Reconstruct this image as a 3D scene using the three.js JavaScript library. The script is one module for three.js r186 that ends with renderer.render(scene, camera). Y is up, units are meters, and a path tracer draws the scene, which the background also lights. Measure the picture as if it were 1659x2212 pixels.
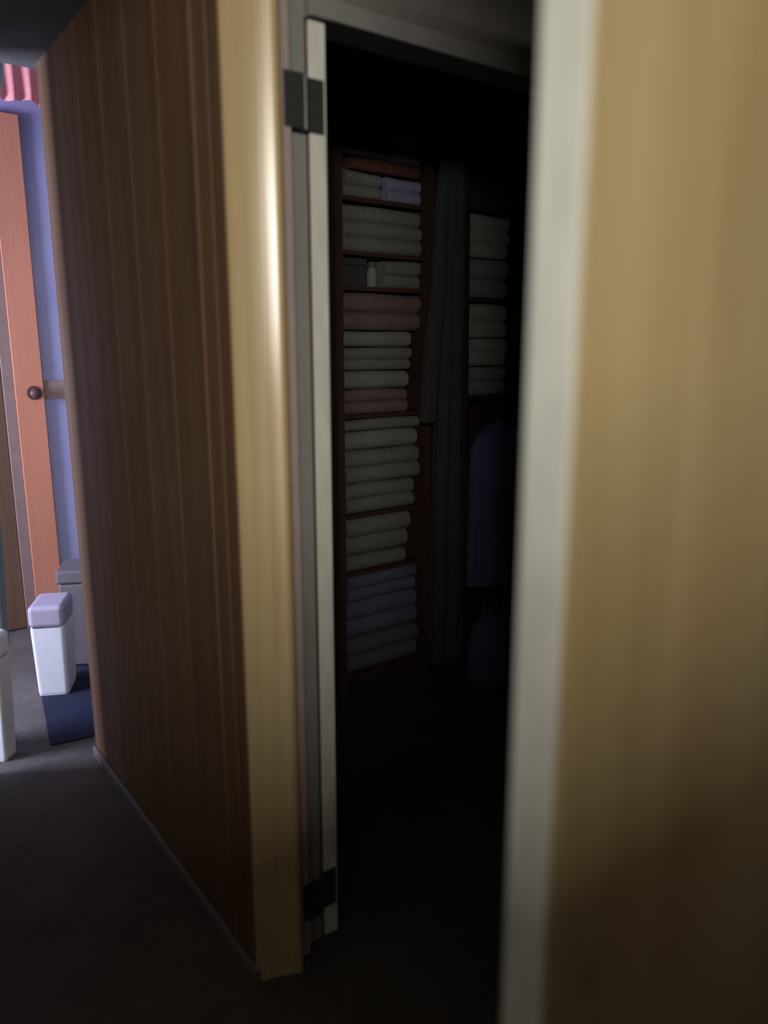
import * as THREE from 'three';
import { RoundedBoxGeometry } from 'three/addons/geometries/RoundedBoxGeometry.js';
import { mergeGeometries, mergeVertices } from 'three/addons/utils/BufferGeometryUtils.js';
import { RectAreaLightUniformsLib } from 'three/addons/lights/RectAreaLightUniformsLib.js';

// ------------------------------------------------------------------ camera, light, exposure
const scene = new THREE.Scene();
scene.background = new THREE.Color(0x000000);
const camera = new THREE.PerspectiveCamera(67.32, 1659 / 2212, 0.05, 40);
camera.position.set(0, 1.4, 0);
const YAW = 36.5 * Math.PI / 180, PITCH = 12.3 * Math.PI / 180;       // looks across the corner of the passage, tipped down
camera.lookAt(Math.sin(YAW) * Math.cos(PITCH), 1.4 - Math.sin(PITCH), -Math.cos(YAW) * Math.cos(PITCH));
camera.focus = 3.2;
camera.userData.fStop = 1.6;
scene.add(camera);
const renderer = new THREE.WebGLRenderer({ antialias: true });
renderer.toneMapping = THREE.LinearToneMapping;
renderer.toneMappingExposure = 1.0;
renderer.shadowMap.enabled = true;
RectAreaLightUniformsLib.init();
// daylight through the high window behind the camera
const DAY = new THREE.Color().setRGB(1.0, 0.955, 0.86);
const roomWindow = { x: -0.90, y: 1.945, z: 1.42, w: 1.0, h: 0.27 };
const roomLight = new THREE.RectAreaLight(DAY, 62, roomWindow.w, roomWindow.h);
roomLight.position.set(roomWindow.x, roomWindow.y, roomWindow.z - 0.01);
roomLight.lookAt(roomWindow.x, roomWindow.y, -5);
scene.add(roomLight);
// bluish daylight through the window of the far room
const SKYBLUE = new THREE.Color().setRGB(0.66, 0.71, 1.0);
const farWindow = { x: -1.43, y: 1.45, z: -3.25, w: 0.9, h: 1.1 };
const farLight = new THREE.RectAreaLight(SKYBLUE, 44, farWindow.w, farWindow.h);
farLight.position.set(farWindow.x + 0.01, farWindow.y, farWindow.z);
farLight.lookAt(5, farWindow.y, farWindow.z);
scene.add(farLight);
for (const l of [roomLight, farLight]) l.castShadow = true;

// ------------------------------------------------------------------ noise, textures, materials
function rng(seed) { let s = seed >>> 0; return () => { s = (s + 0x6D2B79F5) >>> 0; let t = s; t = Math.imul(t ^ (t >>> 15), t | 1); t ^= t + Math.imul(t ^ (t >>> 7), t | 61); return ((t ^ (t >>> 14)) >>> 0) / 4294967296; }; }
function noise2(seed) {          // value noise that repeats every px, py cells
  const r = rng(seed), tab = new Float32Array(4096).map(() => r());
  const at = (i, j) => tab[((i * 73 + j * 179 + ((i * j) & 255) * 7) & 4095)];
  return (x, y, px, py) => {
    const xi = Math.floor(x), yi = Math.floor(y), fx = x - xi, fy = y - yi, m = (a, n) => ((a % n) + n) % n;
    const u = fx * fx * (3 - 2 * fx), v = fy * fy * (3 - 2 * fy);
    const a = at(m(xi, px), m(yi, py)), b = at(m(xi + 1, px), m(yi, py)), c = at(m(xi, px), m(yi + 1, py)), d = at(m(xi + 1, px), m(yi + 1, py));
    return (a + (b - a) * u) * (1 - v) + (c + (d - c) * u) * v;
  };
}
const srgb = (x) => Math.round(255 * (x <= 0.0031308 ? 12.92 * x : 1.055 * Math.pow(x, 1 / 2.4) - 0.055));
function tex(w, h, fn, color = true) {
  const d = new Uint8Array(w * h * 4);
  for (let j = 0; j < h; j++) for (let i = 0; i < w; i++) {
    const c = fn(i / w, j / h), k = (j * w + i) * 4;
    for (let q = 0; q < 3; q++) d[k + q] = color ? Math.max(0, Math.min(255, srgb(Math.max(0, c[q])))) : Math.max(0, Math.min(255, Math.round(255 * c)));
    d[k + 3] = 255;
  }
  const t = new THREE.DataTexture(d, w, h, THREE.RGBAFormat);
  if (color) t.colorSpace = THREE.SRGBColorSpace;
  t.wrapS = t.wrapT = THREE.RepeatWrapping; t.magFilter = THREE.LinearFilter; t.minFilter = THREE.LinearMipmapLinearFilter; t.generateMipmaps = true; t.needsUpdate = true;
  return t;
}
const mix = (a, b, t) => [a[0] + (b[0] - a[0]) * t, a[1] + (b[1] - a[1]) * t, a[2] + (b[2] - a[2]) * t];
// wood with upright grain: one tile is tw x th metres (uv are metres)
function wood({ light, dark, warm, seed, tw = 0.6, th = 2.4, knots = [], rough = 0.4, rings = 9, contrast = 1, bump = 0.0004, coat = 0, coatRough = 0.3, anisotropy = 0, ior = 1.5 }) {
  const n1 = noise2(seed), n2 = noise2(seed + 1), n3 = noise2(seed + 2);
  const W = 320, H = 768;
  const grain = (u, v) => {
    let x = u, du = 0, kn = 0;
    for (const [ku, kv, kr] of knots) {
      const ax = (u - ku) * tw, ay = (v - kv) * th, d = Math.sqrt(ax * ax + ay * ay * 0.16);
      du += Math.sign(ax) * 0.05 * Math.exp(-d * d / (kr * kr * 9)); const dd = Math.sqrt(ax * ax + ay * ay * 0.5);
      kn = Math.max(kn, Math.exp(-Math.pow(dd / kr, 2)));
    }
    x += du + 0.06 * (n1(u * 3, v * 4, 3, 4) - 0.5) + 0.02 * (n2(u * 6, v * 10, 6, 10) - 0.5);
    const ring = 0.5 + 0.5 * Math.sin(2 * Math.PI * (x * rings + 1.5 * n1(u * 2, v * 2, 2, 2)));
    const streak = n3(u * 90, v * 6, 90, 6) * 0.6 + n2(u * 34, v * 3, 34, 3) * 0.4;
    const blotch = n1(u * 5, v * 7, 5, 7);
    return { t: Math.min(1, Math.max(0, 0.5 + contrast * (0.34 * (ring - 0.5) + 0.5 * (streak - 0.5) + 0.55 * (blotch - 0.5)))), kn, streak, blotch };
  };
  const map = tex(W, H, (u, v) => {
    const g = grain(u, v);
    let c = mix(light, dark, g.t);
    c = mix(c, warm, 0.55 * Math.max(0, n2(u * 4 + 7, v * 5, 4, 5) - 0.35));
    return mix(c, dark.map((q) => q * 0.6), 0.75 * g.kn);
  });
  const b = tex(W, H, (u, v) => 0.5 + 0.5 * (grain(u, v).streak - 0.5), false);
  const r = tex(160, 384, (u, v) => rough + 0.12 * (n3(u * 20, v * 5, 20, 5) - 0.5) + 0.1 * (n1(u * 6, v * 9, 6, 9) - 0.5), false);
  for (const t of [map, b, r]) t.repeat.set(1 / tw, 1 / th);
  return new THREE.MeshPhysicalMaterial({ map, bumpMap: b, bumpScale: bump, roughnessMap: r, roughness: 1, clearcoat: coat, clearcoatRoughness: coatRough, anisotropy, anisotropyRotation: Math.PI / 2, ior });
}
// plain, blotchy surface (plaster, paint, lino)
function plain(c, { seed = 5, amount = 0.14, rough = 0.7, bump = 0, tile = 1, fine = 60, spec = 1, stretch = 1 } = {}) {
  const n1 = noise2(seed), n2 = noise2(seed + 3);
  const f = (u, v) => 0.55 * (n1(u * 8, v * 8 * stretch, 8, Math.max(1, Math.round(8 * stretch))) - 0.5) + 0.45 * (n2(u * fine, v * Math.max(1, Math.round(fine * stretch)), fine, Math.max(1, Math.round(fine * stretch))) - 0.5);
  const map = tex(192, 192, (u, v) => c.map((q) => q * (1 + 2 * amount * f(u, v))));
  map.repeat.set(1 / tile, 1 / tile);
  const m = new THREE.MeshPhysicalMaterial({ map, roughness: rough, specularIntensity: spec });
  if (bump) { const b = tex(192, 192, (u, v) => 0.5 + f(u, v), false); b.repeat.copy(map.repeat); m.bumpMap = b; m.bumpScale = bump; }
  return m;
}
const M = {
  veneer: wood({ light: [0.56, 0.43, 0.235], dark: [0.40, 0.285, 0.13], warm: [0.50, 0.30, 0.15], seed: 11, tw: 0.62, th: 2.1, rings: 5, contrast: 0.85, rough: 0.5, bump: 0.0003, knots: [[0.36, 0.565, 0.012], [0.335, 0.86, 0.009], [0.80, 0.40, 0.012]] }),
  casing: wood({ light: [0.70, 0.55, 0.30], dark: [0.56, 0.37, 0.16], warm: [0.66, 0.40, 0.14], seed: 23, tw: 0.3, th: 2.3, rings: 7, contrast: 0.7, rough: 0.27, bump: 0.00012, anisotropy: 0.85, ior: 1.9, coat: 0.6, coatRough: 0.42 }),
  panel: wood({ light: [0.195, 0.107, 0.054], dark: [0.108, 0.055, 0.026], warm: [0.19, 0.084, 0.034], seed: 37, tw: 0.55, th: 2.3, rings: 6, contrast: 0.8, rough: 0.8, bump: 0.00025 }),
  orange: wood({ light: [0.68, 0.28, 0.18], dark: [0.58, 0.22, 0.13], warm: [0.55, 0.22, 0.10], seed: 41, tw: 0.5, th: 2.3, rings: 4, contrast: 0.5, rough: 0.6 }),
  shelf: wood({ light: [0.12, 0.06, 0.045], dark: [0.07, 0.034, 0.026], warm: [0.11, 0.045, 0.03], seed: 43, tw: 0.4, th: 2.2, contrast: 0.6, rough: 0.6 }),
  cabinet: wood({ light: [0.14, 0.07, 0.04], dark: [0.08, 0.04, 0.02], warm: [0.12, 0.05, 0.02], seed: 47, contrast: 0.6, rough: 0.6 }),
  paleEdge: plain([0.85, 0.85, 0.77], { seed: 61, amount: 0.16, rough: 0.55, bump: 0.0006, tile: 0.5, fine: 40, stretch: 0.25 }),
  jamb: plain([0.50, 0.39, 0.36], { seed: 62, amount: 0.1, rough: 0.4, tile: 0.4 }),
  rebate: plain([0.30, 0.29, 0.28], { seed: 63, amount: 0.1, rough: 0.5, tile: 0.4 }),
  hinge: new THREE.MeshStandardMaterial({ color: new THREE.Color().setRGB(0.09, 0.09, 0.085), metalness: 0.6, roughness: 0.5 }),
  knuckle: new THREE.MeshStandardMaterial({ color: new THREE.Color().setRGB(0.22, 0.22, 0.21), metalness: 0.8, roughness: 0.42 }),
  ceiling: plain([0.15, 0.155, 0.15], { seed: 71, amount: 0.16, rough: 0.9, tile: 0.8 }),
  floor: plain([0.115, 0.098, 0.088], { seed: 72, amount: 0.3, rough: 0.75, tile: 0.9, spec: 0.5 }),
  dim: plain([0.22, 0.205, 0.19], { seed: 73, amount: 0.14, rough: 0.85, tile: 0.9 }),
  closet: plain([0.42, 0.41, 0.40], { seed: 74, amount: 0.14, rough: 0.9, tile: 0.9 }),
  lavender: plain([0.40, 0.40, 0.66], { seed: 75, amount: 0.08, rough: 0.6, tile: 0.8 }),
  base: plain([0.19, 0.17, 0.16], { seed: 76, amount: 0.1, rough: 0.5, tile: 0.4 }),
  rail: plain([0.30, 0.20, 0.17], { seed: 77, amount: 0.12, rough: 0.6, tile: 0.3 }),
  knob: plain([0.10, 0.045, 0.04], { seed: 78, amount: 0.1, rough: 0.45, tile: 0.1 }),
  pink: plain([0.97, 0.37, 0.38], { seed: 79, amount: 0.07, rough: 0.9, tile: 0.2 }),
  curtain: plain([0.25, 0.28, 0.28], { seed: 80, amount: 0.1, rough: 0.95, tile: 0.2 }),
  white: plain([0.80, 0.80, 0.82], { seed: 81, amount: 0.05, rough: 0.5, tile: 0.3 }),
  lid: plain([0.42, 0.38, 0.46], { seed: 82, amount: 0.06, rough: 0.6, tile: 0.3 }),
  mauve: plain([0.14, 0.115, 0.13], { seed: 83, amount: 0.1, rough: 0.8, tile: 0.3 }),
  navyRug: plain([0.009, 0.011, 0.038], { seed: 84, amount: 0.25, rough: 1, bump: 0.002, tile: 0.3, fine: 70 }),
  navy: plain([0.16, 0.15, 0.33], { seed: 85, amount: 0.14, rough: 0.95, tile: 0.25 }),
  black: plain([0.075, 0.075, 0.073], { seed: 86, amount: 0.2, rough: 0.95, tile: 0.25 }),
  greyCloth: plain([0.27, 0.27, 0.255], { seed: 87, amount: 0.14, rough: 1, bump: 0.0006, tile: 0.15 }),
  paleCloth: plain([0.34, 0.34, 0.32], { seed: 88, amount: 0.12, rough: 1, bump: 0.0006, tile: 0.15 }),
  dimCloth: plain([0.18, 0.18, 0.17], { seed: 89, amount: 0.14, rough: 1, bump: 0.0006, tile: 0.15 }),
  redCloth: plain([0.27, 0.185, 0.18], { seed: 90, amount: 0.16, rough: 1, bump: 0.0006, tile: 0.15 }),
  wineCloth: plain([0.25, 0.09, 0.09], { seed: 93, amount: 0.16, rough: 1, tile: 0.15 }),
  lilacCloth: plain([0.38, 0.36, 0.56], { seed: 91, amount: 0.12, rough: 1, bump: 0.0006, tile: 0.15 }),
  litGreyCloth: plain([0.62, 0.62, 0.59], { seed: 96, amount: 0.14, rough: 1, bump: 0.0006, tile: 0.15 }),  // grey cloth made paler to stand in for fill light missing there
  litDimCloth: plain([0.46, 0.46, 0.44], { seed: 97, amount: 0.14, rough: 1, bump: 0.0006, tile: 0.15 }),  // darker grey cloth, likewise lightened in place of missing fill light
  slateCloth: plain([0.19, 0.19, 0.28], { seed: 92, amount: 0.14, rough: 1, bump: 0.0006, tile: 0.15 }),
  glowRoom: new THREE.MeshStandardMaterial({ color: 0x000000, emissive: DAY, emissiveIntensity: 1.0 }),
  glowFar: new THREE.MeshStandardMaterial({ color: 0x000000, emissive: SKYBLUE, emissiveIntensity: 1.0 }),
  frame: plain([0.5, 0.48, 0.44], { seed: 94, amount: 0.08, rough: 0.6, tile: 0.3 }),
};

// ------------------------------------------------------------------ builders
const taken = {};
function numbered(n) { const k = taken[n] = (taken[n] ?? -1) + 1; return k ? n + '_' + String(k).padStart(3, '0') : n; }
// uv in metres taken from position and face direction
function metricUV(g) {
  const p = g.attributes.position, n = g.attributes.normal, uv = new Float32Array(p.count * 2);
  for (let i = 0; i < p.count; i++) {
    const ax = Math.abs(n.getX(i)), ay = Math.abs(n.getY(i)), az = Math.abs(n.getZ(i));
    let u, v;
    if (ay > ax && ay > az) { u = p.getX(i); v = p.getZ(i); } else if (ax > az) { u = p.getZ(i); v = p.getY(i); } else { u = p.getX(i); v = p.getY(i); }
    uv[i * 2] = u; uv[i * 2 + 1] = v;
  }
  g.setAttribute('uv', new THREE.BufferAttribute(uv, 2));
  return g;
}
// box from corner to corner; r > 0 rounds the edges
function bx(x0, x1, y0, y1, z0, z1, r = 0) {
  const g = r ? new RoundedBoxGeometry(x1 - x0, y1 - y0, z1 - z0, 2, r) : new THREE.BoxGeometry(x1 - x0, y1 - y0, z1 - z0);
  g.translate((x0 + x1) / 2, (y0 + y1) / 2, (z0 + z1) / 2);
  return metricUV(g);
}
function strip(g) { const o = g.index ? g.toNonIndexed() : g; for (const k of Object.keys(o.attributes)) if (!['position', 'normal', 'uv'].includes(k)) o.deleteAttribute(k); return o; }
function obj(name, geos, mat, parent = scene) {
  const list = Array.isArray(geos) ? geos : [geos];
  const m = new THREE.Mesh(list.length > 1 ? mergeGeometries(list.map(strip)) : list[0], mat);
  m.name = parent === scene ? numbered(name) : name; m.castShadow = m.receiveShadow = true;
  parent.add(m);
  return m;
}
function tag(o, label, category, group) { o.userData.label = label; o.userData.category = category; if (group) o.userData.group = group; return o; }
function group(name, [x, y, z] = [0, 0, 0], turn = 0) { const g = new THREE.Group(); g.name = numbered(name); g.position.set(x, y, z); g.rotation.y = turn; scene.add(g); return g; }
function structure(o, label, category) { o.userData.kind = 'structure'; return tag(o, label, category); }
// extruded moulding: outline in the (x, z) plane swept up from y0 to y1
function moulding(points, y0, y1) {
  const s = new THREE.Shape(points.map(([x, z]) => new THREE.Vector2(x, z)));
  const g = new THREE.ExtrudeGeometry(s, { depth: y1 - y0, bevelEnabled: false, curveSegments: 6 });
  g.rotateX(-Math.PI / 2); g.scale(1, 1, -1); g.translate(0, y0, 0);
  const idx = g.index; if (!idx) { const p = g.attributes.position.array, nn = g.attributes.normal.array; for (let i = 0; i < p.length; i += 9) for (let k = 0; k < 3; k++) { [p[i + 3 + k], p[i + 6 + k]] = [p[i + 6 + k], p[i + 3 + k]];[nn[i + 3 + k], nn[i + 6 + k]] = [nn[i + 6 + k], nn[i + 3 + k]]; } }
  g.computeVertexNormals();
  return metricUV(g);
}

// ------------------------------------------------------------------ the setting
structure(obj('floor', bx(-1.6, 3.1, -0.1, 0, -4.4, 1.7), M.floor), 'dark brown floor running through the passage into the rooms beyond', 'floor');
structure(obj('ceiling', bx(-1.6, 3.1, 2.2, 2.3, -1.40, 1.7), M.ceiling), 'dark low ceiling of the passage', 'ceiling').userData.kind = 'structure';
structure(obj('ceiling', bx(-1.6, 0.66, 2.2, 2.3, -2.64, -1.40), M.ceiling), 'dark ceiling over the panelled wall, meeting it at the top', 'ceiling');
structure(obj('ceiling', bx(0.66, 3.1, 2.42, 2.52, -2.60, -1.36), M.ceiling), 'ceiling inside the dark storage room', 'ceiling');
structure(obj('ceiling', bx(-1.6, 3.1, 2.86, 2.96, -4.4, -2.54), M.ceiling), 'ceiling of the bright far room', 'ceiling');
structure(obj('wall_header', [bx(-1.6, 0.745, 2.30, 2.86, -2.64, -2.57), bx(0.745, 3.1, 2.52, 2.86, -2.64, -2.54)], M.dim), 'wall above the opening into the far room', 'wall');

// left partition: planked face, core behind
{
  const w = group('wall_left');
  structure(w, 'dark brown wood-panelled wall of upright boards beside the bright casing', 'wall');
  obj('core', bx(0.664, 0.738, 0, 2.42, -2.560, -1.352), M.closet, w);
  const z0 = -1.476, z1 = -2.566, n = 6, pw = (z0 - z1) / n;
  for (let i = 0; i < n; i++) {
    const a = z0 - i * pw;
    const g = new RoundedBoxGeometry(0.014, 2.2, pw - 0.003, 2, 0.003);
    g.translate(0.657, 1.1, a - pw / 2); metricUV(g);
    const uv = g.attributes.uv; for (let k = 0; k < uv.count; k++) uv.setXY(k, uv.getX(k) + i * 0.37, uv.getY(k) + i * 0.61);
    obj('plank', g, M.panel, w);
  }
  obj('end_cap', bx(0.650, 0.744, 0, 2.2, -2.576, -2.5665), M.panel, w);
}
structure(obj('baseboard_left', bx(0.636, 0.6495, 0, 0.032, -2.566, -1.34, 0.004), M.base), 'thin pale skirting strip along the foot of the panelled wall', 'baseboard');
{ // corner board on the panelled side, with a raised bead along its outer edge
  const t = group('trim_1');
  structure(t, 'narrow dark corner board with a thin raised bead beside the panelled wall', 'trim');
  obj('board', bx(0.645, 0.6635, 0, 2.2, -1.466, -1.352, 0.003), M.panel, t);
  const b = new THREE.CylinderGeometry(0.0055, 0.0055, 2.2, 12); b.translate(0.6455, 1.1, -1.4715); obj('bead', metricUV(b), M.panel, t);
  const c = new THREE.CylinderGeometry(0.004, 0.004, 2.2, 12); c.translate(0.6455, 1.1, -1.405); obj('bead', metricUV(c), M.panel, t);
}

// doorway wall: pieces around the opening of the storage room
{
  const w = group('wall_front');
  structure(w, 'wall holding the dark doorway, with a header over the opening', 'wall');
  obj('pier', bx(0.664, 0.775, 0, 2.42, -1.45, -1.353), M.dim, w);
  obj('pier', bx(1.66, 3.1, 0, 2.42, -1.45, -1.353), M.dim, w);
  obj('header', bx(0.775, 1.66, 2.035, 2.42, -1.45, -1.353), M.dim, w);
}
{ // bright casing board on the corner
  const t = group('trim_2');
  structure(t, 'glossy honey-coloured wooden door casing with a rounded front, catching the light', 'trim');
  const P = [[0.6445, -1.3520], [0.6445, -1.3440]];
  // a splayed face that steepens towards the opening, then rolls over
  let zz = -1.3430; const X0 = 0.6455, X1 = 0.7260, n = 20;
  for (let k = 0; k <= n; k++) { P.push([X0 + (X1 - X0) * k / n, zz]); zz += (X1 - X0) / n * Math.tan((13 + 15 * (k + 0.5) / n) * Math.PI / 180); }
  const top = P[P.length - 1][1];
  for (const [dx, dz] of [[0.004, 0.0018], [0.008, 0.0027], [0.012, 0.0022], [0.016, -0.0006], [0.019, -0.0050], [0.0205, -0.0110]]) P.push([X1 + dx, top + dz]);
  P.push([0.7468, -1.3440], [0.7468, -1.3520]);
  obj('board', moulding(P, 0, 2.2), M.casing, t);
}
// door frame side: reveal strip and rebate
{
  const t = group('trim_3');
  structure(t, 'brownish door jamb reveal with a dark grey rebate beside the casing', 'trim');
  obj('reveal', bx(0.7475, 0.782, 0, 2.035, -1.44, -1.346, 0.002), M.jamb, t);
  obj('rebate', bx(0.782, 0.829, 0, 2.035, -1.44, -1.372), M.rebate, t);
}
structure(obj('trim_4', [bx(0.83, 1.66, 1.995, 2.034, -1.44, -1.350, 0.003), bx(1.62, 1.659, 0, 1.994, -1.44, -1.350, 0.003)], M.rebate), 'head and far jamb of the dark doorway', 'trim');  // doorway half-shade put into the colour: darker grey than the jamb reveal

{ // storage-room door, swung inwards: only its pale hinge edge and the hinges show
  const d = group('door_1');
  structure(d, 'inward open door of the dark storage room showing its pale hinge edge and two dark hinges', 'door');
  obj('leaf', bx(0.832, 0.868, 0.012, 1.99, -2.10, -1.3665), M.panel, d);
  obj('edge_strip', bx(0.8315, 0.8685, 0.012, 1.99, -1.3663, -1.3605, 0.002), M.paleEdge, d).userData.label = 'pale painted hinge edge of the door';
  for (const hy of [1.842, 0.14]) {
    const h = new THREE.Group(); h.name = 'hinge'; h.position.set(0, hy, 0); d.add(h);
    obj('hinge_plate', bx(0.766, 0.811, -0.048, 0.048, -1.3455, -1.3425, 0.0012), M.hinge, h);
    obj('hinge_plate', bx(0.819, 0.862, -0.048, 0.048, -1.3600, -1.3570, 0.0012), M.hinge, h);
    for (let k = 0; k < 5; k++) { const c = new THREE.CylinderGeometry(0.0062, 0.0062, 0.0178, 14); c.translate(0.815, -0.038 + k * 0.019, -1.349); obj('knuckle', c, M.knuckle, h); }
    const screws = [];
    for (const [sx, sz] of [[0.786, -1.3424], [0.841, -1.3569]]) for (const sy of [-0.032, 0, 0.032]) { const s = new THREE.CylinderGeometry(0.0035, 0.0035, 0.001, 10); s.rotateX(Math.PI / 2); s.translate(sx, sy, sz); screws.push(s); }
    for (const s of screws) obj('screw', s, M.knuckle, h);
  }
}
{ // the near door on the right
  const d = group('door_2');
  structure(d, 'large flush door of light brown wood veneer with a pale whitish edge', 'door');
  obj('panel', bx(0.4375, 1.25, 0.012, 2.06, -0.4065, -0.363, 0.0025), M.veneer, d);
  obj('edge_strip', bx(0.434, 0.4378, 0.012, 2.06, -0.4075, -0.3635, 0.0016), M.paleEdge, d).userData.label = 'pale whitish painted door edge';
}
structure(obj('wall_right', [bx(1.262, 3.1, 0, 2.2, -0.43, -0.34), bx(-0.2, 1.262, 2.075, 2.2, -0.43, -0.34)], M.dim), 'partition that carries the near wooden door', 'wall');
structure(obj('wall_back', [bx(-1.6, roomWindow.x - 0.53, 0, 2.2, 1.46, 1.6), bx(roomWindow.x + 0.53, 3.1, 0, 2.2, 1.46, 1.6), bx(roomWindow.x - 0.53, roomWindow.x + 0.53, 0, 1.78, 1.46, 1.6), bx(roomWindow.x - 0.53, roomWindow.x + 0.53, 2.11, 2.2, 1.46, 1.6)], M.dim), 'wall behind the camera with a small high window', 'wall');
structure(obj('wall_side', [bx(-1.6, -1.5, 0, 2.2, -2.57, 1.46), bx(3.0, 3.1, 0, 2.2, -0.34, 1.46), bx(3.0, 3.1, 0, 2.42, -2.57, -0.43)], M.dim), 'side walls of the passage', 'wall');
structure(obj('wall_closet', bx(0.745, 3.1, 0, 2.42, -2.60, -2.555), M.closet), 'dark rear wall of the storage room', 'wall');
structure(obj('wall_passage', bx(-1.6, 0.32, 0, 2.2, -2.64, -2.57), M.dim), 'wall beside the opening into the far room', 'wall');
structure(obj('wall_far', bx(-1.6, 3.1, 0, 2.86, -4.20, -4.03), M.lavender), 'lavender painted wall of the bright far room', 'wall');
structure(obj('wall_outer', [bx(-1.6, -1.46, 0, 0.88, -4.03, -2.64), bx(-1.6, -1.46, 2.02, 2.86, -4.03, -2.64), bx(-1.6, -1.46, 0.88, 2.02, -4.03, -3.71), bx(-1.6, -1.46, 0.88, 2.02, -2.79, -2.64), bx(2.0, 2.1, 0, 2.86, -4.03, -2.60)], M.dim), 'end walls of the far room, one with a window', 'wall');
function windowUnit(name, w, axis, glow, label) {
  const g = group(name, [w.x, w.y, w.z], axis === 'x' ? Math.PI / 2 : Math.PI);
  structure(g, label, 'window');
  const a = w.w / 2, b = w.h / 2;
  obj('window_frame', [bx(-a - 0.03, -a, -b - 0.03, b + 0.03, -0.05, 0), bx(a, a + 0.03, -b - 0.03, b + 0.03, -0.05, 0), bx(-a, a, b, b + 0.03, -0.05, 0), bx(-a, a, -b - 0.03, -b, -0.05, 0)], M.frame, g);
  obj('pane', bx(-a, a, -b, b, -0.04, -0.03), glow, g);
}
windowUnit('window_1', roomWindow, 'z', M.glowRoom, 'small high daylit window in the wall behind the camera');
windowUnit('window_2', farWindow, 'x', M.glowFar, 'bluish daylit window of the far room');

{ // dark door left of the pinkish post
  const d = group('door_3');
  structure(d, 'dark brown closed door next to the pinkish wooden post in the far room', 'door');
  obj('leaf', bx(-0.05, 0.733, 0.01, 2.30, -4.0295, -4.012, 0.003), M.panel, d);
  for (const [a, b] of [[0.15, 1.0], [1.15, 2.15]]) obj('raised_panel', bx(0.06, 0.62, a, b, -4.0115, -4.004, 0.003), M.panel, d);
}
// ------------------------------------------------------------------ the far room seen past the panelled wall
{ // pinkish wooden post with side board and latch
  const t = group('trim_5');
  structure(t, 'tall pinkish orange wooden door post against the lavender wall', 'trim');
  obj('front_board', bx(0.785, 0.913, 0, 2.41, -4.0295, -4.000, 0.003), M.orange, t);
  obj('side_board', bx(0.735, 0.7845, 0, 2.40, -4.0295, -4.006, 0.003), M.rail, t);
}
{
  const l = tag(group('door_latch', [0.868, 1.172, -3.9995]), 'dark round latch knob on the pinkish wooden post', 'latch');
  const k = new THREE.SphereGeometry(0.026, 20, 14); k.scale(1, 1, 0.7); k.translate(0, 0, 0.032); obj('knob', k, M.knob, l);
  const s = new THREE.CylinderGeometry(0.011, 0.014, 0.02, 14); s.rotateX(Math.PI / 2); s.translate(0, 0, 0.01); obj('stem', s, M.knob, l);
  const r = new THREE.CylinderGeometry(0.032, 0.034, 0.004, 20); r.rotateX(Math.PI / 2); r.translate(0, 0, 0.002); obj('rosette', r, M.knob, l);
}
structure(obj('trim_6', bx(0.914, 1.95, 1.14, 1.228, -4.0298, -4.012, 0.004), M.rail), 'brownish wooden rail across the lavender wall', 'trim');
{ // pink valance high on the lavender wall: a pleated strip of cloth on a rod
  const v = tag(group('pink_valance', [0.93, 2.455, -3.95]), 'bright pink pleated valance hanging high on the lavender wall', 'valance');
  const nx = 60, ny = 6, pos = [], idx = [];
  for (const side of [0, 1]) for (let j = 0; j <= ny; j++) for (let i = 0; i <= nx; i++) {
    const u = i / nx, q = j / ny, z = 0.012 * Math.sin(u * 46) * (1.1 - 0.6 * q) + side * 0.004;
    pos.push(-0.2 + 0.52 * u, q * 0.22 - 0.008 * Math.cos(u * 23) * (1 - q), z);
  }
  const N = (nx + 1) * (ny + 1);
  for (let j = 0; j < ny; j++) for (let i = 0; i < nx; i++) { const a = j * (nx + 1) + i, b = a + 1, c = a + nx + 1, d = c + 1; idx.push(a + N, b + N, d + N, a + N, d + N, c + N, a, d, b, a, c, d); }
  const g = new THREE.BufferGeometry(); g.setAttribute('position', new THREE.Float32BufferAttribute(pos, 3)); g.setIndex(idx); g.computeVertexNormals();
  obj('cloth', metricUV(g), M.pink, v);
  const rod = new THREE.CylinderGeometry(0.007, 0.007, 0.56, 12); rod.rotateZ(Math.PI / 2); rod.translate(0.06, 0.20, 0.002); obj('rod', rod, M.knob, v);
  for (const px of [-0.19, 0.31]) obj('bracket', bx(px - 0.006, px + 0.006, 0.19, 0.21, -0.06, 0.002), M.knob, v);
}
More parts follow.
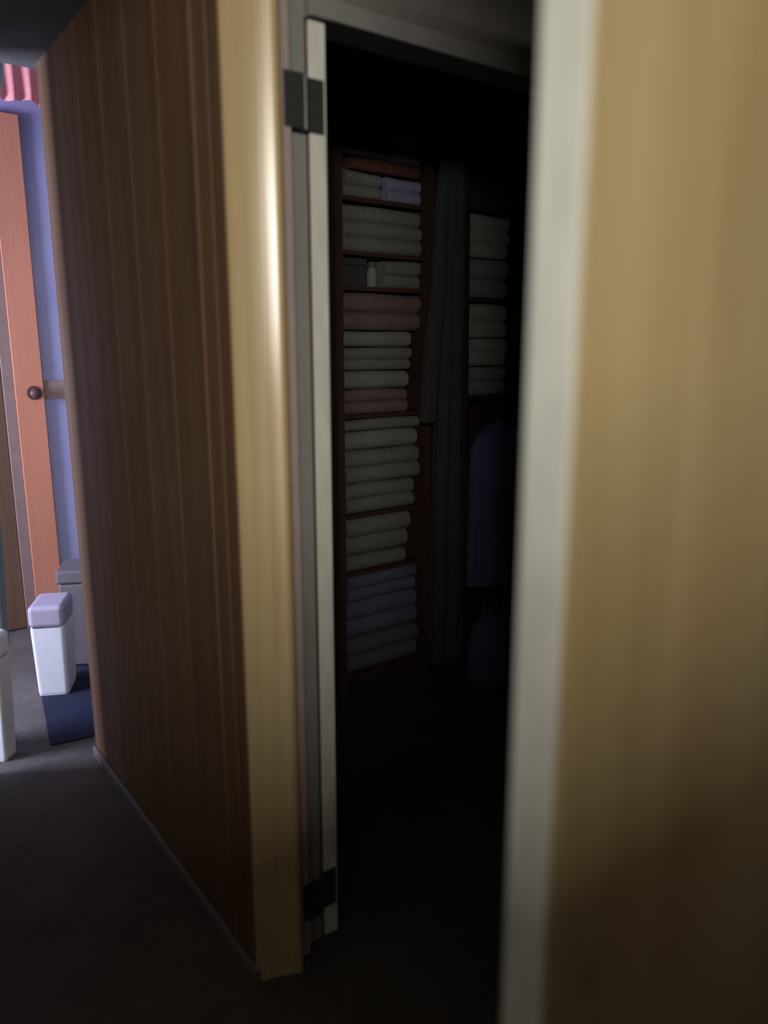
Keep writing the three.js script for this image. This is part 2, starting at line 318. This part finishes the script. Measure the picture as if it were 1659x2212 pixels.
{ // grey curtain gathered to the side of the opening
  const c = tag(group('tied_curtain'), 'grey-green curtain pulled aside at the opening to the bright far room', 'curtain');
  const edge = [[0.35, 0.485], [0.76, 0.502], [1.2, 0.45], [1.61, 0.47], [2.08, 0.60], [2.30, 0.65], [2.45, 0.66]];
  const ex = (h) => { let k = 0; while (k < edge.length - 2 && h > edge[k + 1][0]) k++; const [a, b] = [edge[k], edge[k + 1]], t = Math.min(1, Math.max(0, (h - a[0]) / (b[0] - a[0]))), s = t * t * (3 - 2 * t); return a[1] + (b[1] - a[1]) * s; };
  const nx = 70, ny = 46, pos = [], idx = [], N = (nx + 1) * (ny + 1);
  for (const side of [0, 1]) for (let j = 0; j <= ny; j++) for (let i = 0; i <= nx; i++) {
    const u = i / nx, h = 0.30 + (2.44 - 0.30) * j / ny, tie = Math.exp(-Math.pow((h - 1.3) / 0.4, 2)), x0 = 0.10 + 0.16 * tie;
    const x = x0 + (ex(h) - x0) * u, z = -3.0 + 0.022 * Math.sin(u * 34 + 2 * Math.sin(h * 1.7)) * (1 + 0.5 * tie) - side * 0.005;
    pos.push(x, h + 0.10 * (1 - u) * (1 - j / ny), z);
  }
  for (let j = 0; j < ny; j++) for (let i = 0; i < nx; i++) { const a = j * (nx + 1) + i, b = a + 1, cc = a + nx + 1, d = cc + 1; idx.push(a, b, d, a, d, cc, a + N, d + N, b + N, a + N, cc + N, d + N); }
  const g = new THREE.BufferGeometry(); g.setAttribute('position', new THREE.Float32BufferAttribute(pos, 3)); g.setIndex(idx); g.computeVertexNormals();
  obj('cloth', metricUV(g), M.curtain, c);
  const rod = new THREE.CylinderGeometry(0.011, 0.011, 0.95, 14); rod.rotateZ(Math.PI / 2); rod.translate(0.24, 2.452, -3.002); obj('rod', rod, M.knob, c);
  for (const px of [-0.2, 0.66]) obj('bracket', bx(px - 0.008, px + 0.008, 2.44, 2.465, -3.002, -2.64), M.knob, c);
}
// open box with a folded rim
function bin(name, pos, turn, [w, h, d], mat, rimMat, label) {
  const b = tag(group(name, pos, turn), label, 'bin');
  const t = 0.006, body = [];
  const sh = (k) => { const a = 1 - 0.10 * (1 - k); return a; };
  const prof = []; const r = Math.min(w, d) * 0.12;
  const ring = (sx, sz, y) => { const out = []; const hw = w / 2 * sx, hd = d / 2 * sz; for (let q = 0; q < 4; q++) for (let k = 0; k <= 5; k++) { const a = (q + k / 5) * Math.PI / 2, cx = (q === 0 || q === 3 ? 1 : -1) * (hw - r), cz = (q < 2 ? 1 : -1) * (hd - r); out.push([cx + r * Math.cos(a), y, cz + r * Math.sin(a)]); } return out; };
  const rings = [ring(sh(0) * 0.97, sh(0) * 0.97, 0), ring(sh(0), sh(0), 0.012), ring(sh(0.5), sh(0.5), h * 0.5), ring(sh(1), sh(1), h), ring(sh(1) - 2 * t / w, sh(1) - 2 * t / d, h), ring(sh(0) - 2 * t / w, sh(0) - 2 * t / d, 0.014)];
  const n = rings[0].length, pos2 = [], idx = [];
  rings.forEach((R) => R.forEach((p) => pos2.push(...p)));
  for (let j = 0; j < rings.length - 1; j++) for (let i = 0; i < n; i++) { const a = j * n + i, bq = j * n + (i + 1) % n, c = a + n, e = bq + n; idx.push(a, c, e, a, e, bq); }
  pos2.push(0, 0, 0, 0, 0.014, 0); const c0 = rings.length * n, c1 = c0 + 1;
  for (let i = 0; i < n; i++) { idx.push(c0, i, (i + 1) % n); const q = (rings.length - 1) * n; idx.push(c1, q + (i + 1) % n, q + i); }
  const g = new THREE.BufferGeometry(); g.setAttribute('position', new THREE.Float32BufferAttribute(pos2, 3)); g.setIndex(idx); const gg = g.toNonIndexed(); gg.computeVertexNormals();
  obj('body', metricUV(gg), mat, b);
  const lid = new RoundedBoxGeometry(w * 1.04, 0.09, d * 1.04, 3, 0.02); lid.translate(0, h + 0.047, 0); obj('lid', metricUV(lid), rimMat, b);
  return b;
}
bin('storage_bin', [0.680, 0.007, -3.20], -0.45, [0.13, 0.29, 0.19], M.white, M.lid, 'white storage bin with a mauve lid beside the navy rug');
bin('storage_bin', [0.320, 0, -2.80], -0.75, [0.26, 0.37, 0.075], M.white, M.white, 'slim white storage bin near the foot of the grey-green curtain');
{
  const b = tag(group('fabric_box', [0.915, 0.007, -3.42], -0.45), 'greyish mauve fabric box against the lavender wall', 'box');
  obj('body', bx(-0.13, 0.13, 0, 0.38, -0.10, 0.10, 0.015), M.mauve, b);
  obj('lid', bx(-0.136, 0.136, 0.381, 0.44, -0.106, 0.106, 0.012), M.mauve, b);
}
{
  const g = new RoundedBoxGeometry(0.9, 0.006, 1.0, 2, 0.003); g.translate(0, 0.003, 0);
  const r = obj('rug', metricUV(g), M.navyRug); r.position.set(1.055, 0, -3.14); r.rotation.y = -0.16; tag(r, 'small navy blue rug on the floor of the far room', 'rug');
}

// ------------------------------------------------------------------ the dark storage room
{
  const s = tag(group('shelving_unit'), 'dark brown wooden shelving unit full of folded textiles in the dark room', 'shelving');
  const zb = -2.55, zf = -2.305;
  for (const x of [1.500, 1.905, 2.385]) obj('upright', bx(x, x + 0.03, 0, 2.34, zb, zf), M.shelf, s);
  obj('back_panel', bx(1.53, 2.385, 0.02, 2.34, zb - 0.004, zb + 0.004), M.shelf, s);
  for (const h of [0.14, 0.555, 0.78, 1.15, 1.60, 1.717, 1.895]) obj('shelf_board', bx(1.5305, 1.9045, h - 0.014, h, zb + 0.005, zf - 0.006), M.shelf, s);
  for (const h of [1.195, 1.582, 1.922]) obj('shelf_board', bx(1.9355, 2.3845, h - 0.016, h, zb + 0.005, zf - 0.006), M.shelf, s);
  obj('top_board', bx(1.5, 2.415, 2.3405, 2.36, zb, zf), M.shelf, s);
}
// folded cloth: layers with rounded folds to the front
function foldedCloth(w, h, d, layers, seed) {
  const r = rng(seed), parts = [], lh = h / layers;
  for (let k = 0; k < layers; k++) {
    const in0 = 0.012 * r(), s = new THREE.Shape(), n = 7, y0 = k * lh, rad = lh / 2 * 0.98;
    s.moveTo(-d, y0);
    s.lineTo(-rad - in0, y0);
    for (let q = 0; q <= n; q++) { const a = -Math.PI / 2 + Math.PI * q / n; s.lineTo(-rad - in0 + Math.min(rad, 0.03) * Math.cos(a), y0 + rad + rad * Math.sin(a)); }
    s.lineTo(-d, y0 + 2 * rad); s.closePath();
    const ww = w - 0.012 * r(), g = new THREE.ExtrudeGeometry(s, { depth: ww, bevelEnabled: true, bevelSize: 0.003, bevelThickness: 0.004, bevelSegments: 2, curveSegments: 4, steps: 8 });
    g.rotateY(-Math.PI / 2);                         // shape x -> z, extrusion -> -x
    g.translate(ww / 2 + 0.006 * (r() - 0.5), 0, 0);
    const p = g.attributes.position, ph = r() * 6, am = 0.0025 * r() + 0.001;
    for (let i = 0; i < p.count; i++) { p.setY(i, Math.max(0, p.getY(i) * (1 + 0.0) + am * Math.sin(p.getX(i) * 19 + ph) * (p.getY(i) / h))); }
    g.computeVertexNormals(); parts.push(metricUV(g));
  }
  return parts;
}
let seed = 500;
function pile(name, x, w, y0, y1, layers, mat, label, category = 'textile', grp, z = -2.318, d = 0.20) {
  const g = foldedCloth(w, y1 - y0 - 0.006, d, layers, seed++);
  const m = obj(name, g, mat); m.position.set(x, y0 + 0.001, z); tag(m, label, category, grp);
  return m;
}
const G = 'folded textiles on the shelves';
const LX = 1.7175, LW = 0.345;
pile('folded_blanket', LX, LW, 0.14, 0.282, 2, M.dimCloth, 'dull dark grey folded blanket lowest in the left-hand shelf bay', 'blanket', G);
pile('folded_blanket', LX, LW, 0.282, 0.432, 2, M.slateCloth, 'thick slate blue folded blanket between a dark grey one and a thinner blue one', 'blanket', G);
pile('folded_sheet', LX, LW - 0.02, 0.432, 0.538, 2, M.slateCloth, 'slate blue folded sheet on top of a thick slate blue blanket', 'sheet', G);
pile('folded_towel', LX - 0.03, LW - 0.07, 0.555, 0.615, 1, M.greyCloth, 'thin grey folded towel under a thick dim grey blanket', 'towel', G);
pile('folded_blanket', LX - 0.02, LW - 0.05, 0.615, 0.762, 2, M.greyCloth, 'thick grey folded blanket over a thin grey towel', 'blanket', G);
pile('folded_towel', LX - 0.01, LW - 0.03, 0.78, 0.893, 2, M.greyCloth, 'grey folded towel at the bottom of a pile of four greys', 'towel', G);
pile('folded_blanket', LX, LW, 0.893, 1.018, 2, M.greyCloth, 'grey folded blanket second from the bottom in a pile of four greys', 'blanket', G);
pile('folded_towel', LX, LW - 0.01, 1.018, 1.088, 1, M.paleCloth, 'pale grey folded towel second from the top in a pile of four greys', 'towel', G);
pile('folded_sheet', LX, LW, 1.088, 1.134, 1, M.greyCloth, 'thin grey folded sheet on top of a pile of four greys', 'sheet', G);
pile('folded_towel', LX - 0.03, LW - 0.06, 1.15, 1.242, 2, M.redCloth, 'reddish brown folded towel at the bottom of a grey pile', 'towel', G);
pile('folded_towel', LX - 0.03, LW - 0.06, 1.242, 1.308, 1, M.paleCloth, 'pale grey folded towel lying on a reddish brown towel', 'towel', G);
pile('folded_blanket', LX - 0.025, LW - 0.05, 1.308, 1.392, 2, M.greyCloth, 'grey folded blanket between two pale grey towels', 'blanket', G);
pile('folded_towel', LX - 0.02, LW - 0.04, 1.392, 1.450, 1, M.paleCloth, 'pale grey folded towel right under a large reddish brown blanket', 'towel', G);
pile('folded_blanket', LX, LW, 1.450, 1.583, 2, M.redCloth, 'large reddish brown folded blanket under the shelf with a black box', 'blanket', G);
pile('folded_towel', 1.81, 0.16, 1.60, 1.70, 2, M.greyCloth, 'small grey folded towel beside a pale jar', 'towel', G);
pile('folded_blanket', LX, LW, 1.717, 1.878, 3, M.greyCloth, 'three-layered grey folded blanket on the shelf over the black box', 'blanket', G);
pile('folded_towel', 1.63, 0.15, 1.895, 1.985, 2, M.greyCloth, 'small grey folded towel beside a lilac one on the upper shelf', 'towel', G);
pile('folded_towel', 1.815, 0.15, 1.895, 1.985, 2, M.lilacCloth, 'lilac folded towel under a dark red cloth', 'towel', G);
pile('folded_cloth', 1.73, 0.30, 1.986, 2.032, 1, M.wineCloth, 'thin dark red folded cloth between grey and lilac towels', 'cloth', G);
pile('folded_towel', 1.655, 0.19, 2.033, 2.12, 2, M.dimCloth, 'dim grey folded towel on top of the dark red cloth', 'towel', G);
pile('folded_towel', 1.825, 0.125, 2.033, 2.145, 2, M.lilacCloth, 'lilac folded towel on top of the dark red cloth', 'towel', G);
const RX = 2.20, RW = 0.30;
pile('folded_blanket', RX, RW, 1.195, 1.315, 2, M.litDimCloth, 'lightened grey folded blanket lying over the hanging navy garment', 'blanket', G);
pile('folded_towel', RX, RW, 1.315, 1.425, 2, M.litGreyCloth, 'grey folded towel between two blankets over the navy garment', 'towel', G);
pile('folded_blanket', RX, RW, 1.425, 1.562, 2, M.litGreyCloth, 'grey folded blanket topmost over the navy garment', 'blanket', G);
pile('folded_blanket', RX, RW, 1.582, 1.735, 2, M.litDimCloth, 'lightened grey folded blanket under a thick grey one on the middle shelf', 'blanket', G);
pile('folded_blanket', RX, RW, 1.735, 1.902, 3, M.litGreyCloth, 'thick grey folded blanket right below the shelf with a navy box', 'blanket', G);
pile('folded_blanket', RX, RW, 1.922, 2.105, 3, M.black, 'black folded blanket under a navy box', 'blanket', G);
{
  const b = tag(group('lidded_box', [2.21, 2.112, -2.43]), 'navy blue lidded box on top of the black blanket', 'box');
  obj('body', bx(-0.13, 0.13, 0, 0.11, -0.09, 0.09, 0.004), M.navy, b);
  obj('lid', bx(-0.134, 0.134, 0.1105, 0.155, -0.094, 0.094, 0.004), M.slateCloth, b);
}
{
  const b = tag(group('lidded_box', [1.595, 1.601, -2.40]), 'small black lidded box beside a pale jar', 'box');
  obj('body', bx(-0.05, 0.05, 0, 0.07, -0.07, 0.07, 0.004), M.black, b);
  obj('lid', bx(-0.053, 0.053, 0.0705, 0.095, -0.073, 0.073, 0.004), M.black, b);
}
{
  const j = tag(group('pale_jar', [1.692, 1.601, -2.36]), 'small pale jar between a black box and a grey towel', 'jar');
  const body = new THREE.LatheGeometry([[0, 0], [0.017, 0], [0.020, 0.004], [0.020, 0.055], [0.014, 0.068], [0.014, 0.074], [0, 0.074]].map(([x, y]) => new THREE.Vector2(x, y)), 20);
  obj('body', body, M.paleCloth, j);
  const lid = new THREE.CylinderGeometry(0.0155, 0.0155, 0.014, 20); lid.translate(0, 0.0815, 0); obj('lid', lid, M.dimCloth, j);
}
// garments hanging: closed cross-sections swept downwards
function garment(sections, folds, seedG, segs = 40) {            // sections: [y, x, halfwidth, halfdepth]
  const pos = [], idx = [], n = segs, r = rng(seedG), ph = [r() * 6, r() * 6, r() * 6];
  const rows = 34, s = sections, at = (q) => { const f = q * (s.length - 1), k = Math.min(s.length - 2, Math.floor(f)), t = f - k; return s[k].map((v, i) => v + (s[k + 1][i] - v) * (t * t * (3 - 2 * t))); };
  for (let j = 0; j <= rows; j++) {
    const q = j / rows, [y, x, hw, hd] = at(q);
    for (let i = 0; i < n; i++) {
      const a = i / n * Math.PI * 2, f = 1 + folds * q * (Math.sin(a * 5 + ph[0] + q) * 0.6 + Math.sin(a * 9 + ph[1] - 2 * q) * 0.4);
      pos.push(x + hw * Math.cos(a) * (1 + 0.3 * (f - 1)), y, hd * Math.sin(a) * f);
    }
  }
  for (let j = 0; j < rows; j++) for (let i = 0; i < n; i++) { const a = j * n + i, b = j * n + (i + 1) % n; idx.push(a, b, b + n, a, b + n, a + n); }
  const c0 = pos.length / 3; const [yt, xt] = at(0), [yb, xb] = at(1); pos.push(xt, yt + 0.004, 0, xb, yb + 0.01, 0);
  for (let i = 0; i < n; i++) { idx.push(c0, (i + 1) % n, i); const o = rows * n; idx.push(c0 + 1, o + i, o + (i + 1) % n); }
  const g = new THREE.BufferGeometry(); g.setAttribute('position', new THREE.Float32BufferAttribute(pos, 3)); g.setIndex(idx); g.computeVertexNormals();
  return metricUV(g);
}
function hanger(parent, y, half, top) {
  const c = new THREE.CatmullRomCurve3([[-half, y - 0.07, 0], [-half * 0.4, y - 0.02, 0], [0, y, 0], [half * 0.4, y - 0.02, 0], [half, y - 0.07, 0]].map((v) => new THREE.Vector3(...v)));
  const bar = new THREE.TubeGeometry(c, 20, 0.005, 8);
  const hk = new THREE.TubeGeometry(new THREE.CatmullRomCurve3([[0, y, 0], [0, y + top * 0.55, 0], [0.012, y + top * 0.8, 0], [0, y + top, 0], [-0.012, y + top * 0.85, 0]].map((v) => new THREE.Vector3(...v))), 20, 0.0025, 8);
  obj('hanger', [bar, hk], M.knuckle, parent);
}
{
  const c = tag(group('long_garment', [1.975, 0, -2.235]), 'long black garment hanging in front of the shelving between its two bays', 'garment');
  const t = obj('body', garment([[2.16, 0, 0.02, 0.02], [2.10, 0, 0.05, 0.035], [1.95, 0, 0.062, 0.045], [1.6, 0, 0.064, 0.05], [1.2, 0, 0.070, 0.05], [0.7, 0, 0.075, 0.055], [0.11, 0, 0.078, 0.055]], 0.35, 7), M.black, c);
  const sl = garment([[2.06, -0.045, 0.022, 0.022], [1.9, -0.058, 0.03, 0.028], [1.6, -0.072, 0.034, 0.03], [1.38, -0.098, 0.036, 0.032], [1.22, -0.112, 0.034, 0.03], [1.11, -0.115, 0.032, 0.028]], 0.2, 9, 24);
  obj('sleeve', sl, M.black, c);
  hanger(c, 2.15, 0.05, 0.08);
  obj('hook_plate', [bx(-0.015, 0.015, 2.2, 2.25, -0.068, -0.058), bx(-0.004, 0.004, 2.215, 2.224, -0.058, 0.006)], M.knuckle, c);
}
{
  const c = tag(group('hanging_garment', [2.215, 0, -2.215]), 'navy blue garment hanging under the grey blankets', 'garment');
  obj('body', garment([[1.10, 0, 0.02, 0.02], [1.06, 0, 0.10, 0.05], [1.0, 0, 0.14, 0.065], [0.8, 0, 0.145, 0.07], [0.6, 0, 0.15, 0.075], [0.43, 0, 0.15, 0.075]], 0.3, 13), M.navy, c);
  hanger(c, 1.08, 0.09, 0.09);
  obj('hook_plate', [bx(-0.012, 0.012, 1.18, 1.194, -0.0955, -0.088), bx(-0.004, 0.004, 1.156, 1.164, -0.088, 0.006), bx(-0.004, 0.004, 1.16, 1.19, -0.0955, -0.088)], M.knuckle, c);
}
{
  const b = tag(group('soft_bag', [2.20, 0, -2.20], 0.15), 'slumped navy blue bag standing on the floor of the dark room', 'bag');
  obj('body', garment([[0.30, 0, 0.06, 0.03], [0.26, 0, 0.12, 0.06], [0.15, 0, 0.145, 0.085], [0.05, 0, 0.14, 0.085], [0.002, 0, 0.125, 0.075]], 0.18, 17), M.navy, b);
  for (const z of [-0.018, 0.018]) {
    const h = new THREE.TubeGeometry(new THREE.CatmullRomCurve3([[-0.045, 0.285, z], [-0.035, 0.34, z], [0, 0.36, z * 1.4], [0.035, 0.34, z], [0.045, 0.285, z]].map((v) => new THREE.Vector3(...v))), 24, 0.006, 8);
    obj('handle', h, M.slateCloth, b);
  }
}

// ------------------------------------------------------------------ unseen cabinet added behind the camera to shade the lower walls
{
  const c = tag(group('added_shade_cabinet', [-0.88, 0, 0.94]), 'unseen tall dark cabinet added below the small high window to block its light', 'cabinet');
  obj('body', bx(-0.50, 0.76, 0.06, 1.625, -0.17, 0.19, 0.004), M.cabinet, c);
  obj('top', bx(-0.51, 0.78, 1.626, 1.655, -0.185, 0.20, 0.006), M.cabinet, c);
  obj('plinth', bx(-0.49, 0.74, 0, 0.0595, -0.15, 0.18), M.cabinet, c);
  for (let k = 0; k < 4; k++) {
    const x0 = -0.495 + k * 0.3135;
    const d = obj('door', bx(x0, x0 + 0.308, 0.07, 1.59, -0.1845, -0.1705, 0.003), M.cabinet, c);
    const h = new THREE.SphereGeometry(0.014, 14, 10); h.translate(x0 + (k % 2 ? 0.035 : 0.273), 0.9, -0.202); obj('knob', h, M.knuckle, d);
  }
}

renderer.render(scene, camera);
